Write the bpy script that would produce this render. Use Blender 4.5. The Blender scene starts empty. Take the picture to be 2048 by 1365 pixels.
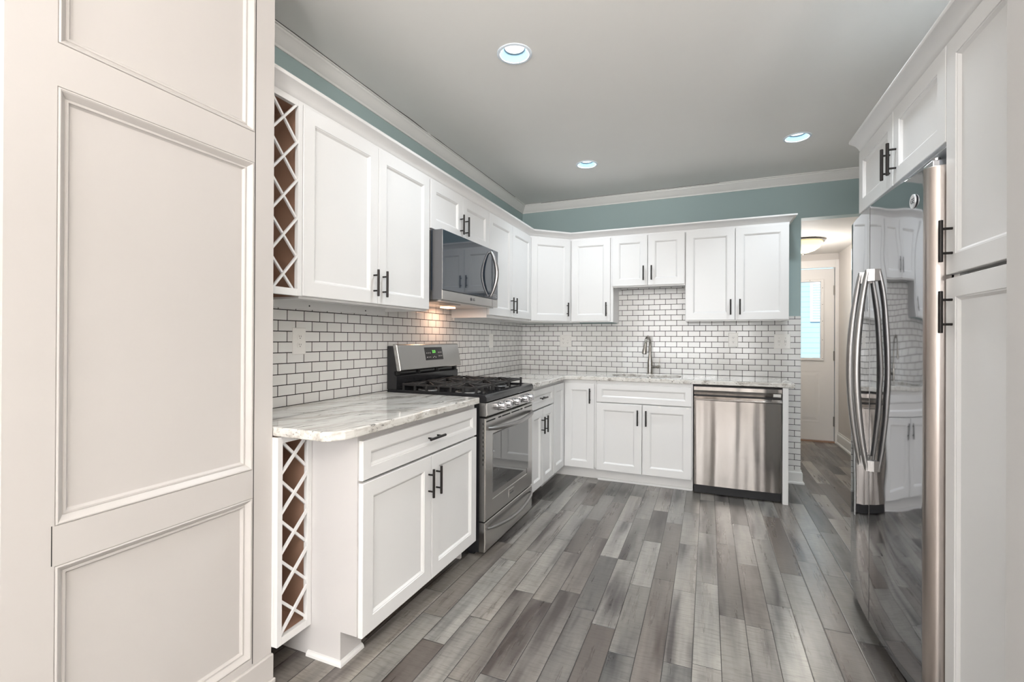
import bpy, bmesh, math, random
from mathutils import Vector, Matrix
from mathutils.geometry import tessellate_polygon
random.seed(4)
S = 0.0254            # the room is laid out in inches
SC = bpy.context.scene
COL = SC.collection
V = Vector

# ------------------------------------------------------------------ camera, world, exposure
cam = bpy.data.cameras.new('camera')
camo = bpy.data.objects.new('camera', cam); COL.objects.link(camo)
CP = V((72.606, -185.546, 48.764))
R_, U_, F_ = V((0.92113894, 0.38920419, 0.00481088)), V((-0.00358235, -0.00388222, 0.99998605)), V((-0.38921744, 0.92114332, 0.0021818))
camo.matrix_world = Matrix(((R_.x, U_.x, -F_.x, CP.x*S), (R_.y, U_.y, -F_.y, CP.y*S), (R_.z, U_.z, -F_.z, CP.z*S), (0, 0, 0, 1)))
cam.sensor_width = 36.0
cam.lens = 36.0*939.18/2048
cam.shift_x = 5.16/2048
cam.shift_y = -6.24/2048
cam.clip_start = 0.02
SC.camera = camo

w = bpy.data.worlds.new('world'); SC.world = w; w.use_nodes = True
bg = w.node_tree.nodes['Background']
bg.inputs[0].default_value = (0.80, 0.90, 1.0, 1); bg.inputs[1].default_value = 2.2
vs = SC.view_settings
SC.display_settings.display_device = 'sRGB'
vs.view_transform = 'Standard'; vs.look = 'None'; vs.gamma = 1; vs.use_curve_mapping = False
vs.exposure = 0.24

def area_light(name, loc, target, sx, sy, power, color, shape='RECTANGLE', spread=math.pi):
    l = bpy.data.lights.new(name, 'AREA'); l.shape = shape; l.size = sx*S
    if shape in ('RECTANGLE', 'ELLIPSE'): l.size_y = sy*S
    l.energy = power; l.color = color; l.spread = spread
    o = bpy.data.objects.new(name, l); COL.objects.link(o)
    o.location = V(loc)*S
    d = (V(target)-V(loc)).normalized()
    o.rotation_euler = d.to_track_quat('-Z', 'Y').to_euler()
    return o
# added fill light set at two unseen windows assumed behind the camera
area_light('rear_fill', (45, -345.5, 62), (45, 0, 55), 84, 66, 80, (1.0, 0.96, 0.93))
area_light('rear_fill', (125, -345.5, 62), (110, 0, 55), 60, 66, 56, (1.0, 0.96, 0.93))
DOWNLIGHTS = [(37.3, -100.1), (36.6, -37.1), (95.2, -35.0), (95.4, -99.0)]  # the last one is out of view, added for its light
for (lx, ly) in DOWNLIGHTS:
    area_light('downlight_lamp', (lx, ly, 106.05), (lx, ly, 0), 3.8, 3.8, 6.8, (0.86, 0.94, 1.0), 'DISK', 2.35)
# added uplights without fixtures behind the camera, brightening the room off the ceiling
for (lx, ly, e, c) in ((118, -222, 78, (1.0, .93, .89)), (70, -232, 40, (1.0, .95, .92)), (90, -270, 56, (1.0, .96, .93))):
    area_light('fill_uplight', (lx, ly, 72), (lx, ly+6, 105), 16, 16, e, c, 'DISK')

# ------------------------------------------------------------------ materials
def mat(name, col=(.8, .8, .8), rough=.5, metal=0., spec=.5, emit=None, es=0., coat=0., trans=0., alpha=1., ior=1.45):
    m = bpy.data.materials.new(name); m.use_nodes = True
    b = m.node_tree.nodes['Principled BSDF']
    b.inputs['Base Color'].default_value = (*col, 1); b.inputs['Roughness'].default_value = rough
    b.inputs['Metallic'].default_value = metal; b.inputs['Specular IOR Level'].default_value = spec
    b.inputs['Coat Weight'].default_value = coat; b.inputs['Transmission Weight'].default_value = trans
    b.inputs['Alpha'].default_value = alpha; b.inputs['IOR'].default_value = ior
    if emit: b.inputs['Emission Color'].default_value = (*emit, 1); b.inputs['Emission Strength'].default_value = es
    return m
class NT:
    def __init__(s, m): s.t = m.node_tree; s.n = s.t.nodes; s.l = s.t.links; s.b = s.n['Principled BSDF']
    def new(s, typ, **kw):
        n = s.n.new(typ)
        for k, v in kw.items():
            if k.startswith('i_'):
                key = k[2:]; key = int(key) if key.isdigit() else key.replace('_', ' ')
                n.inputs[key].default_value = v
            else: setattr(n, k, v)
        return n
    def lk(s, a, b): s.l.new(a, b)
    def math(s, op, a, b=None, c=None):
        n = s.n.new('ShaderNodeMath'); n.operation = op
        for i, x in enumerate((a, b, c)):
            if x is None: continue
            if isinstance(x, (int, float)): n.inputs[i].default_value = x
            else: s.l.new(x, n.inputs[i])
        return n.outputs[0]
    def pos(s):
        g = s.n.new('ShaderNodeNewGeometry'); v = s.n.new('ShaderNodeVectorMath'); v.operation = 'SCALE'
        s.l.new(g.outputs['Position'], v.inputs[0]); v.inputs['Scale'].default_value = 1/S
        return v.outputs[0]
    def sep(s, v):
        n = s.n.new('ShaderNodeSeparateXYZ'); s.l.new(v, n.inputs[0]); return n.outputs
    def comb(s, x, y, z=0.):
        n = s.n.new('ShaderNodeCombineXYZ')
        for i, q in enumerate((x, y, z)):
            if isinstance(q, (int, float)): n.inputs[i].default_value = q
            else: s.l.new(q, n.inputs[i])
        return n.outputs[0]
    def noise(s, vec, scale, detail=3., rough=.5, dist=0.):
        n = s.n.new('ShaderNodeTexNoise'); n.inputs['Scale'].default_value = scale; n.inputs['Detail'].default_value = detail
        n.inputs['Roughness'].default_value = rough; n.inputs['Distortion'].default_value = dist
        s.l.new(vec, n.inputs['Vector']); return n.outputs[0]
    def ramp(s, f, stops):
        n = s.n.new('ShaderNodeValToRGB'); e = n.color_ramp.elements
        while len(e) < len(stops): e.new(.5)
        for q, (p, c) in zip(e, stops): q.position = p; q.color = (*c, 1) if len(c) == 3 else c
        s.l.new(f, n.inputs[0]); return n.outputs[0]
    def mix(s, f, a, b, typ='MIX'):
        n = s.n.new('ShaderNodeMix'); n.data_type = 'RGBA'; n.blend_type = typ
        for k, x in ((0, f), (6, a), (7, b)):
            if isinstance(x, (int, float)): n.inputs[k].default_value = x
            elif isinstance(x, tuple): n.inputs[k].default_value = (*x, 1)
            else: s.l.new(x, n.inputs[k])
        return n.outputs[2]
    def bump(s, h, strength, dist=.01):
        n = s.n.new('ShaderNodeBump'); n.inputs['Strength'].default_value = strength; n.inputs['Distance'].default_value = dist
        s.l.new(h, n.inputs['Height']); s.l.new(n.outputs[0], s.b.inputs['Normal']); return n

def painted(name, col, rough, spec=.4, bump=.03, var=.03, sc=.9):
    m = mat(name, col, rough, spec=spec); t = NT(m); p = t.pos()
    n = t.noise(p, .05, 3.); c2 = tuple(max(0, c*(1-var*2)) for c in col)
    t.lk(t.mix(n, col, c2), t.b.inputs['Base Color'])
    t.bump(t.noise(p, sc, 4.), bump, .002)
    return m
M = {}
M['cab'] = painted('white_lacquer', (.75, .748, .742), .30, .5, .015)
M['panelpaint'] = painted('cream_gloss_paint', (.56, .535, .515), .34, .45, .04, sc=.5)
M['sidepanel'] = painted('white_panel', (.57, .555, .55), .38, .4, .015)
M['ceiling'] = painted('ceiling_paint', (.85, .845, .82), .85, .2, .05)
M['green'] = painted('sage_green_paint', (.355, .455, .455), .6, .3, .04)
M['greige'] = painted('greige_paint', (.62, .59, .56), .6, .3, .04)
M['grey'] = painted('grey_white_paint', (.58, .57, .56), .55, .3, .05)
M['trim'] = painted('white_trim_paint', (.76, .76, .74), .4, .4, .02)
M['offwhite'] = painted('off_white_wall', (.72, .70, .67), .7, .3, .03)
M['door'] = painted('door_paint', (.78, .76, .745), .35, .45, .02)
M['black'] = mat('bronze_black_metal', (.025, .022, .021), .38, .6)
M['blackgloss'] = mat('black_enamel', (.018, .018, .02), .12, spec=.6)
M['blackmatte'] = mat('black_plastic', (.012, .012, .014), .5)
M['iron'] = mat('cast_iron', (.018, .017, .017), .48, spec=.5)
M['dark'] = mat('dark_gap', (.01, .01, .01), .8)
M['white'] = mat('white_plastic', (.80, .79, .76), .3)
M['outletdark'] = mat('slot_dark', (.04, .04, .04), .6)
M['chrome'] = mat('chrome', (.58, .58, .60), .18, 1.)
M['emblem'] = mat('emblem_silver', (.72, .73, .75), .4, .6)
M['lens'] = mat('led_lens', (1, 1, 1), .4, emit=(.92, .97, 1.), es=3)
M['baffle'] = mat('downlight_trim', (.085, .135, .165), .6)
M['lip'] = mat('downlight_lip', (.80, .88, .96), .4)
M['burnerbase'] = mat('burner_base_metal', (.42, .42, .42), .35, .8)
M['brass'] = mat('brushed_nickel', (.42, .40, .37), .24, 1.)
M['hinge'] = mat('hinge_metal', (.3, .29, .28), .4, 1.)
M['paintcrack'] = mat('open_caulk_gap', (.05, .05, .045), .9)
M['greendigit'] = mat('green_digits', (0, .1, 0), .5, emit=(.25, 1., .15), es=1.6)
M['graymark'] = mat('legend_print', (.6, .6, .6), .5)
M['bulbwarm'] = mat('warm_task_lens', (1, .6, .35), .5, emit=(1., .48, .24), es=7)
M['lampglass'] = mat('amber_glass', (.92, .78, .42), .35, emit=(1., .78, .34), es=1.25)
M['lampbulb'] = mat('bulb', (1, 1, 1), .5, emit=(1, .9, .7), es=12)
M['mark'] = mat('badge_print', (.08, .08, .09), .4, .5)
M['toedark'] = mat('dark_brown_board', (.05, .03, .022), .5)  # dark brown, for the set-back toe boards
M['sidegrey'] = mat('grey_metal_side', (.13, .13, .135), .35, .6)
M['brownwood'] = painted('brown_wood_interior', (.42, .26, .185), .30, .5, .03, var=.15, sc=.3)

def steel(name, col, rough, axis='y', streak=.10, wob=0., wobsc=.1, aniso=0.):
    m = mat(name, col, rough, 1.); t = NT(m); p = t.pos(); x, y, z = t.sep(p)
    sx, sy, sz = {'x': (.05, 18, 18), 'y': (18, .05, 18), 'z': (18, 18, .05)}[axis]
    v = t.comb(t.math('MULTIPLY', x, sx), t.math('MULTIPLY', y, sy), t.math('MULTIPLY', z, sz))
    n = t.noise(v, 1., 3.)
    t.lk(t.math('ADD', t.math('MULTIPLY', n, streak), rough-streak*.5), t.b.inputs['Roughness'])
    if wob and wobsc < 0:
        t.bump(t.noise(t.comb(t.math('MULTIPLY', x, .15), 0., t.math('MULTIPLY', z, .018)), 1., 1.), wob, .022)
    elif wob: t.bump(t.noise(p, wobsc, 1.), wob, .03)
    return m
M['steel'] = steel('brushed_steel', (.50, .49, .475), .25, 'y', .04)
M['steelx'] = steel('brushed_steel_wide', (.36, .335, .315), .20, 'x', .06, 1., -1)
M['steelsink'] = steel('sink_steel', (.6, .6, .6), .25, 'x')
M['fridge'] = steel('dark_mirror_steel', (.44, .445, .46), .045, 'y', .02, .14, .09)
M['fridgeside'] = steel('fridge_edge_steel', (.50, .45, .42), .30, 'z', .08)
M['handlesteel'] = steel('polished_handle_steel', (.36, .35, .345), .30, 'z', .06)
M['mwglass'] = mat('dark_tinted_glass', (.02, .03, .045), .03, spec=.7, ior=1.75)
M['ovenglass'] = mat('oven_glass', (.03, .03, .03), .03, spec=.9, ior=2.1)

def tiles(name, horiz, phase):
    m = mat(name, (.8, .8, .8), .1); t = NT(m); p = t.pos(); x, y, z = t.sep(p)
    h = y if horiz == 'y' else x
    vec = t.comb(t.math('ADD', h, 400.+phase), z, 0.)
    br = t.new('ShaderNodeTexBrick', offset=.5, offset_frequency=2, squash=1.)
    for k, v in (('Scale', 1.), ('Mortar Size', .085), ('Mortar Smooth', 0.), ('Bias', 0.), ('Brick Width', 4.), ('Row Height', 2.)):
        br.inputs[k].default_value = v
    br.inputs['Color1'].default_value = (.80, .795, .78, 1); br.inputs['Color2'].default_value = (.73, .725, .71, 1)
    br.inputs['Mortar'].default_value = (.018, .014, .013, 1)
    t.lk(vec, br.inputs['Vector']); t.lk(br.outputs[0], t.b.inputs['Base Color'])
    t.lk(t.math('ADD', t.math('MULTIPLY', br.outputs[1], .6), .10), t.b.inputs['Roughness'])
    br2 = t.new('ShaderNodeTexBrick', offset=.5, offset_frequency=2, squash=1.)
    for k, v in (('Scale', 1.), ('Mortar Size', .16), ('Mortar Smooth', 1.), ('Bias', 0.), ('Brick Width', 4.), ('Row Height', 2.)):
        br2.inputs[k].default_value = v
    t.lk(vec, br2.inputs['Vector'])
    hgt = t.math('ADD', t.math('MULTIPLY', br2.outputs[1], -1.), t.math('MULTIPLY', t.noise(p, .35, 2.), .9))
    t.bump(hgt, .35, .0012)
    return m
# brick texture: joints of even rows lie at 2 mod 4, of odd rows at 0 mod 4
M['tileL'] = tiles('subway_tile_left', 'y', 1.0-2.0+0.)
M['tileB'] = tiles('subway_tile_back', 'x', -1.9+2.0-2.0)

def granite():
    m = mat('white_granite', (.8, .8, .8), .035, spec=.7); t = NT(m); p = t.pos(); x, y, z = t.sep(p)
    d = t.noise(p, .06, 3.)
    xx = t.math('ADD', x, t.math('MULTIPLY', d, 16.)); xx = t.math('ADD', xx, t.math('MULTIPLY', y, -.5))
    v = t.comb(t.math('MULTIPLY', xx, .34), t.math('MULTIPLY', y, .045), t.math('MULTIPLY', z, .5))
    s1 = t.noise(v, 1.3, 5., .62); s2 = t.noise(v, 4.2, 4., .6)
    base = t.ramp(s1, [(.30, (.30, .275, .25)), (.42, (.60, .575, .54)), (.52, (.78, .77, .74)), (.68, (.80, .795, .77)), (.80, (.50, .48, .45))])
    vein = t.ramp(s2, [(.33, (.12, .11, .105)), (.40, (.82, .81, .79)), (1., (1, 1, 1))])
    c = t.mix(.85, base, vein, 'MULTIPLY')
    sp = t.noise(p, .9, 4., .7); spd = t.ramp(sp, [(.27, (.25, .23, .21)), (.36, (1, 1, 1)), (1., (1, 1, 1))])
    t.lk(t.mix(.8, c, spd, 'MULTIPLY'), t.b.inputs['Base Color'])
    return m
M['granite'] = granite()

def woodfloor():
    m = mat('grey_wood_planks', (.1, .1, .1), .3, spec=.6, coat=.25); m.node_tree.nodes['Principled BSDF'].inputs['Coat Roughness'].default_value = .22; t = NT(m); p = t.pos(); x, y, z = t.sep(p)
    PW = 4.05
    xs = t.math('DIVIDE', t.math('ADD', x, -54.4+PW*100), PW)
    row = t.math('FLOOR', xs); fx = t.math('SUBTRACT', xs, row)
    wn = t.new('ShaderNodeTexWhiteNoise', noise_dimensions='1D'); t.lk(row, wn.inputs['W']); r1 = wn.outputs['Value']
    wn2 = t.new('ShaderNodeTexWhiteNoise', noise_dimensions='1D'); t.lk(t.math('ADD', row, 57.3), wn2.inputs['W']); r2 = wn2.outputs['Value']
    L = t.math('ADD', t.math('MULTIPLY', r1, 14.), 21.)
    ys = t.math('DIVIDE', t.math('ADD', t.math('ADD', y, 800.), t.math('MULTIPLY', r2, 60.)), L)
    seg = t.math('FLOOR', ys); fy = t.math('SUBTRACT', ys, seg)
    wc = t.new('ShaderNodeTexWhiteNoise', noise_dimensions='2D'); t.lk(t.comb(row, seg), wc.inputs['Vector']); rv = wc.outputs['Value']; rc = wc.outputs['Color']
    ex = t.math('MULTIPLY', t.math('MINIMUM', fx, t.math('SUBTRACT', 1., fx)), PW)
    ey = t.math('MULTIPLY', t.math('MINIMUM', fy, t.math('SUBTRACT', 1., fy)), L)
    e = t.math('MINIMUM', ex, ey)
    groove = t.math('LESS_THAN', e, .055)
    soft = t.math('SUBTRACT', 1., t.math('MINIMUM', t.math('DIVIDE', e, .16), 1.))
    off = t.math('MULTIPLY', rv, 90.)
    vg = t.comb(t.math('ADD', t.math('MULTIPLY', x, 1.), off), t.math('ADD', t.math('MULTIPLY', y, .07), off), off)
    g = t.noise(vg, .55, 5., .6, .12)
    vb = t.comb(t.math('ADD', t.math('MULTIPLY', x, .26), off), t.math('ADD', t.math('MULTIPLY', y, .03), off), 0.)
    bl = t.noise(vb, .8, 3., .55)
    va = t.comb(t.math('ADD', t.math('MULTIPLY', x, .25), off), t.math('MULTIPLY', y, 2.2), off)
    saw = t.noise(va, 1.4, 3., .65)
    base = t.ramp(rv, [(0., (.09, .087, .082)), (.4, (.19, .187, .177)), (1., (.35, .342, .322))])
    tone = t.ramp(bl, [(.35, (.20, .20, .22)), (.47, (.80, .80, .80)), (.62, (1.12, 1.10, 1.07))])
    c = t.mix(1., base, tone, 'MULTIPLY')
    c = t.mix(.55, c, t.ramp(g, [(.3, (.5, .48, .46)), (.6, (1.15, 1.13, 1.1))]), 'MULTIPLY')
    c = t.mix(.35, c, t.ramp(saw, [(.36, (.35, .34, .34)), (.50, (1., 1., 1.)), (.66, (1.2, 1.2, 1.2))]), 'MULTIPLY')
    c = t.mix(t.math('MULTIPLY', t.sep(rc)[1], .26), c, (.13, .075, .05))
    c = t.mix(groove, c, (.012, .010, .009))
    t.lk(c, t.b.inputs['Base Color'])
    t.lk(t.math('ADD', t.math('MULTIPLY', g, .26), .17), t.b.inputs['Roughness'])
    hh = t.math('ADD', t.math('MULTIPLY', soft, -1.2), t.math('ADD', t.math('MULTIPLY', saw, .30), t.math('MULTIPLY', bl, .8)))
    t.bump(hh, .35, .0016)
    return m
M['floor'] = woodfloor()

def siding():
    m = mat('blue_siding', (.45, .72, .86), .6); t = NT(m); x, y, z = t.sep(t.pos())
    f = t.math('FRACT', t.math('DIVIDE', z, 3.6))
    t.lk(t.mix(t.math('LESS_THAN', f, .12), (.22, .35, .42), (.14, .25, .32)), t.b.inputs['Base Color'])
    return m
M['siding'] = siding()
def clearglass():
    m = mat('window_glass', (.95, 1, 1), 0.); t = NT(m)
    tr = t.new('ShaderNodeBsdfTransparent'); gl = t.new('ShaderNodeBsdfGlossy'); gl.inputs['Roughness'].default_value = .02
    fz = t.new('ShaderNodeFresnel'); mx = t.new('ShaderNodeMixShader')
    t.lk(fz.outputs[0], mx.inputs[0]); t.lk(tr.outputs[0], mx.inputs[1]); t.lk(gl.outputs[0], mx.inputs[2])
    t.lk(mx.outputs[0], t.n['Material Output'].inputs[0]); return m
M['glass'] = clearglass()
M['blindwhite'] = mat('white_vinyl', (.80, .84, .86), .4)

# ------------------------------------------------------------------ mesh helpers (inches)
ORG = {}
class Fr:
    """local frame: a along the width, b out from the wall, c up"""
    def __init__(s, o, u, n): s.o = V(o); s.u = V(u).normalized(); s.n = V(n).normalized(); s.z = V((0, 0, 1))
    def __call__(s, a, b, c): return s.o+s.u*a+s.n*b+s.z*c
ID = Fr((0, 0, 0), (1, 0, 0), (0, 1, 0))
class B:
    def __init__(s, fr=ID): s.v = []; s.f = []; s.m = []; s.fr = fr; s.cur = 0
    def pt(s, a, b, c): s.v.append(s.fr(a, b, c)); return len(s.v)-1
    def face(s, ids): s.f.append(list(ids)); s.m.append(s.cur)
    def box(s, a0, b0, c0, a1, b1, c1):
        i = [s.pt(a, b, c) for c in (c0, c1) for b in (b0, b1) for a in (a0, a1)]
        for q in ((0, 2, 3, 1), (4, 5, 7, 6), (0, 1, 5, 4), (2, 6, 7, 3), (0, 4, 6, 2), (1, 3, 7, 5)): s.face([i[k] for k in q])
        return s
    def hexa(s, p):   # 8 points, bottom loop then top loop
        i = [s.pt(*q) for q in p]
        for q in ((3, 2, 1, 0), (4, 5, 6, 7), (0, 1, 5, 4), (1, 2, 6, 5), (2, 3, 7, 6), (3, 0, 4, 7)): s.face([i[k] for k in q])
        return s
    def loops(s, loops, cap0=True, cap1=True, closed=True):
        ids = [[s.pt(*p) for p in lp] for lp in loops]
        n = len(ids[0])
        for k in range(len(ids)-1):
            for j in range(n if closed else n-1):
                s.face((ids[k][j], ids[k][(j+1) % n], ids[k+1][(j+1) % n], ids[k+1][j]))
        if cap0: s.face(ids[0][::-1])
        if cap1: s.face(ids[-1])
        return s
    def prism(s, poly, c0, c1): return s.loops([[(a, b, c0) for a, b in poly], [(a, b, c1) for a, b in poly]])
    def rings(s, a0, c0, a1, c1, prof, cap1=True):
        """rectangles standing in the a-c plane, each (inset, b) of prof"""
        return s.loops([[(a0+i, b, c0+i), (a1-i, b, c0+i), (a1-i, b, c1-i), (a0+i, b, c1-i)] for i, b in prof], True, cap1)
    def tube(s, path, rad, n=12, caps=True, flat=1.):
        P = [V(p) for p in path]; rr = rad if isinstance(rad, (list, tuple)) else [rad]*len(P)
        T = (P[1]-P[0]).normalized(); ref = V((0, 0, 1)) if abs(T.z) < .9 else V((0, 1, 0))
        A = T.cross(ref).normalized(); lp = []
        for k, p in enumerate(P):
            t = ((P[min(k+1, len(P)-1)]-P[max(k-1, 0)])).normalized()
            A = (A-t*A.dot(t)).normalized(); Bv = t.cross(A)
            lp.append([tuple(p+A*math.cos(2*math.pi*j/n)*rr[k]+Bv*math.sin(2*math.pi*j/n)*rr[k]*flat) for j in range(n)])
        return s.loops(lp, caps, caps)
    def lathe(s, cx, cy, prof, n=32, cap0=False, cap1=False):
        return s.loops([[(cx+r*math.cos(2*math.pi*j/n), cy+r*math.sin(2*math.pi*j/n), z) for j in range(n)] for r, z in prof], cap0, cap1)
    def build(s, name, mats, parent=None, smooth=False, bevel=0., seg=2, recalc=True, label=None, subsurf=0):
        org = ORG[parent.name] if parent else V((0, 0, 0))
        me = bpy.data.meshes.new(name)
        me.from_pydata([tuple((p-org)*S) for p in s.v], [], s.f)
        mats = mats if isinstance(mats, (list, tuple)) else [mats]
        for m in mats: me.materials.append(m)
        me.polygons.foreach_set('material_index', s.m)
        if recalc:
            bm = bmesh.new(); bm.from_mesh(me); bmesh.ops.recalc_face_normals(bm, faces=bm.faces); bm.to_mesh(me); bm.free()
        me.update()
        if smooth:
            me.shade_smooth()
            try: me.set_sharp_from_angle(angle=math.radians(35))
            except Exception: pass
        o = bpy.data.objects.new(name, me); COL.objects.link(o)
        if parent: o.parent = parent
        ORG[o.name] = org
        if bevel:
            b = o.modifiers.new('bevel', 'BEVEL'); b.width = bevel*S; b.segments = seg; b.limit_method = 'ANGLE'; b.angle_limit = math.radians(40)
            b.harden_normals = False
        if subsurf:
            q = o.modifiers.new('sub', 'SUBSURF'); q.levels = q.render_levels = subsurf
        if label: o['label'] = label
        return o
def tag(o, label, cat, group=None):
    o['label'] = label; o['category'] = cat
    if group: o['group'] = group
    return o
def thing(name, label, cat, loc, group=None):
    o = bpy.data.objects.new(name, None); COL.objects.link(o); o.location = V(loc)*S; o.empty_display_size = .05
    ORG[o.name] = V(loc); return tag(o, label, cat, group)
def struct(o): o['kind'] = 'structure'; return o
def text(body, name, m, parent, fr, a, b, c, size, depth=.02, label=None, align='CENTER'):
    cu = bpy.data.curves.new('t', 'FONT'); cu.body = body; cu.size = size; cu.align_x = align; cu.align_y = 'CENTER'; cu.extrude = depth
    to = bpy.data.objects.new('t', cu); COL.objects.link(to)
    dg = bpy.context.evaluated_depsgraph_get(); dg.update()
    me = bpy.data.meshes.new_from_object(to.evaluated_get(dg))
    bpy.data.objects.remove(to)
    org = ORG[parent.name]
    for v in me.vertices:
        p = fr(a+v.co.x, b+v.co.z, c+v.co.y); v.co = (p-org)*S
    me.materials.clear(); me.materials.append(m); me.name = name
    o = bpy.data.objects.new(name, me); COL.objects.link(o); o.parent = parent; ORG[o.name] = org
    if label: o['label'] = label
    return o
def sweep(b, path, prof, cl=False):
    """path of (x,y); prof of (out to the right, z)"""
    n = len(path); P = [V((*p, 0)) for p in path]; L = []
    for k in range(n):
        d0 = (P[k]-P[k-1]).normalized() if k else (P[1]-P[0]).normalized()
        d1 = (P[k+1]-P[k]).normalized() if k < n-1 else (P[-1]-P[-2]).normalized()
        n0 = V((d0.y, -d0.x, 0)); n1 = V((d1.y, -d1.x, 0)); mm = (n0+n1).normalized(); mm = mm/max(.2, mm.dot(n0))
        L.append([(P[k].x+mm.x*o, P[k].y+mm.y*o, z) for o, z in prof])
    b.loops(L); return b

# ------------------------------------------------------------------ room shell
RX = 129.6; CZ = 105.0; HZ = 90.3
struct(B().box(-22, -350, -3, 160, 100, 0).build('floor', M['floor']))
# ceiling with round cut-outs for the downlights
def ceiling():
    b = B(); R = 2.9; T = 6.0; n = 32
    xs = sorted({-22., 160.} | {q for x, y in DOWNLIGHTS for q in (x-T, x+T)}); ys = sorted({-350., 4.5} | {q for x, y in DOWNLIGHTS for q in (y-T, y+T)})
    for i in range(len(xs)-1):
        for j in range(len(ys)-1):
            x0, x1, y0, y1 = xs[i], xs[i+1], ys[j], ys[j+1]
            hit = [(x, y) for x, y in DOWNLIGHTS if abs(x-T-x0) < 1e-6 and abs(x+T-x1) < 1e-6 and y0 <= y-T+1e-6 and y1 >= y+T-1e-6]
            hit += []
            cell = [(x, y) for x, y in DOWNLIGHTS if x0 < x < x1 and y0 < y < y1]
            if not cell: b.face([b.pt(x0, y0, CZ), b.pt(x1, y0, CZ), b.pt(x1, y1, CZ), b.pt(x0, y1, CZ)]); continue
            cx, cy = cell[0]; inn = []; out = []
            for k in range(n):
                a = 2*math.pi*(k+.5)/n; dx, dy = math.cos(a), math.sin(a)
                inn.append(b.pt(cx+R*dx, cy+R*dy, CZ))
                tx = ((x1-cx) if dx > 0 else (x0-cx))/dx if abs(dx) > 1e-9 else 1e9
                ty = ((y1-cy) if dy > 0 else (y0-cy))/dy if abs(dy) > 1e-9 else 1e9
                q = min(tx, ty); out.append(b.pt(cx+q*dx, cy+q*dy, CZ))
            for k in range(n): b.face((inn[k], out[k], out[(k+1) % n], inn[(k+1) % n]))
            # corners of the cell
            for (sx, sy) in ((x0, y0), (x1, y0), (x1, y1), (x0, y1)):
                best = sorted(out, key=lambda q: (b.v[q]-V((sx, sy, CZ))).length)[:2]
                b.face((best[0], best[1], b.pt(sx, sy, CZ)))
    for f in b.f: pass
    o = b.build('ceiling', M['ceiling'], recalc=False)
    # face downwards
    bm = bmesh.new(); bm.from_mesh(o.data)
    for f in bm.faces:
        f.normal_update()
        if f.normal.z > 0: f.normal_flip()
    bm.to_mesh(o.data); bm.free()
    struct(o)
ceiling()
struct(B().box(-22, -350, CZ+8, 160, 4.5, CZ+9).build('ceiling_upper', M['dark']))
# left wall, tiled splashback part and painted part
lw = B(); lw.box(-4, -136.9, 0, 0, 4.5, CZ); struct(lw.build('wall_left', M['green']))
bs = B().box(0.0, -136.8, 34, .3, -.3, 58.5).build('splashback_left', M['tileL']); struct(bs)
bw = B()
bw.box(-4, 0, 0, 101.7, 4.5, CZ); bw.box(101.7, 0, HZ, RX, 4.5, CZ)
struct(bw.build('wall_back', M['green']))
bt = B(); bt.box(.3, -.3, 34, 101.7, 0, 54.9); bt.box(40.0, -.3, 54.9, 66, 0, 70); bt.box(93.2, -.3, 4.6, 101.7, 0, 34); bt.box(66, -.3, 54.9, 101.7, 0, 57)
struct(bt.build('splashback_back', M['tileB']))
struct(B().box(RX, -129, 0, RX+4, 84.5, CZ).build('wall_right', M['greige']))
struct(B().box(97.4, -133.2, 0, 160, -129, CZ).build('wall_return', M['grey'], bevel=.12))
# hall beyond the opening
struct(B().box(88, 4.5, 0, 90, 80, HZ).build('wall_hall_left', M['greige']))
hb = B(); hb.box(88, 80, 0, 92.3, 84.5, HZ); hb.box(92.3, 80, 84, 128.3, 84.5, HZ); hb.box(128.3, 80, 0, RX, 84.5, HZ)
struct(hb.build('wall_hall_end', M['greige']))
struct(B().box(88, 4.5, HZ, RX, 84.5, HZ+2).build('ceiling_hall', M['offwhite']))
struct(B().box(90, 0.0, HZ, 101, 4.4, HZ+.1).build('trim_6', M['green']))
# dining room behind the camera
struct(B().box(-24, -350, 0, -22, -136.9, CZ).build('wall_dining_left', M['offwhite']))
struct(B().box(158, -350, 0, 160, -133.2, CZ).build('wall_dining_right', M['offwhite']))
struct(B().box(-24, -138.9, 0, -4, -136.9, CZ).build('wall_dining_side', M['offwhite']))
rw = B(); rw.box(-22, -350, 0, 3, -347, CZ); rw.box(87, -350, 0, 95, -347, CZ); rw.box(155, -350, 0, 158, -347, CZ)
rw.box(3, -350, 0, 87, -347, 29); rw.box(95, -350, 0, 155, -347, 29); rw.box(3, -350, 95, 87, -347, CZ); rw.box(95, -350, 95, 155, -347, CZ)
struct(rw.build('wall_rear', M['offwhite']))
for k, (x0, x1) in enumerate(((3, 87), (95, 155))):  # unseen rear windows, added as openings for the fill light
    f = B(); f.box(x0, -349.5, 29, x0+2, -348, 95); f.box(x1-2, -349.5, 29, x1, -348, 95); f.box(x0+2, -349.5, 93, x1-2, -348, 95); f.box(x0+2, -349.5, 29, x1-2, -348, 31)
    f.box((x0+x1)/2-1, -349.5, 31, (x0+x1)/2+1, -348, 93); f.box(x0+2, -349.5, 61, (x0+x1)/2-1, -348, 63); f.box((x0+x1)/2+1, -349.5, 61, x1-2, -348, 63)
    wn = struct(f.build('window_%d' % (k+1), M['trim']))

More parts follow.
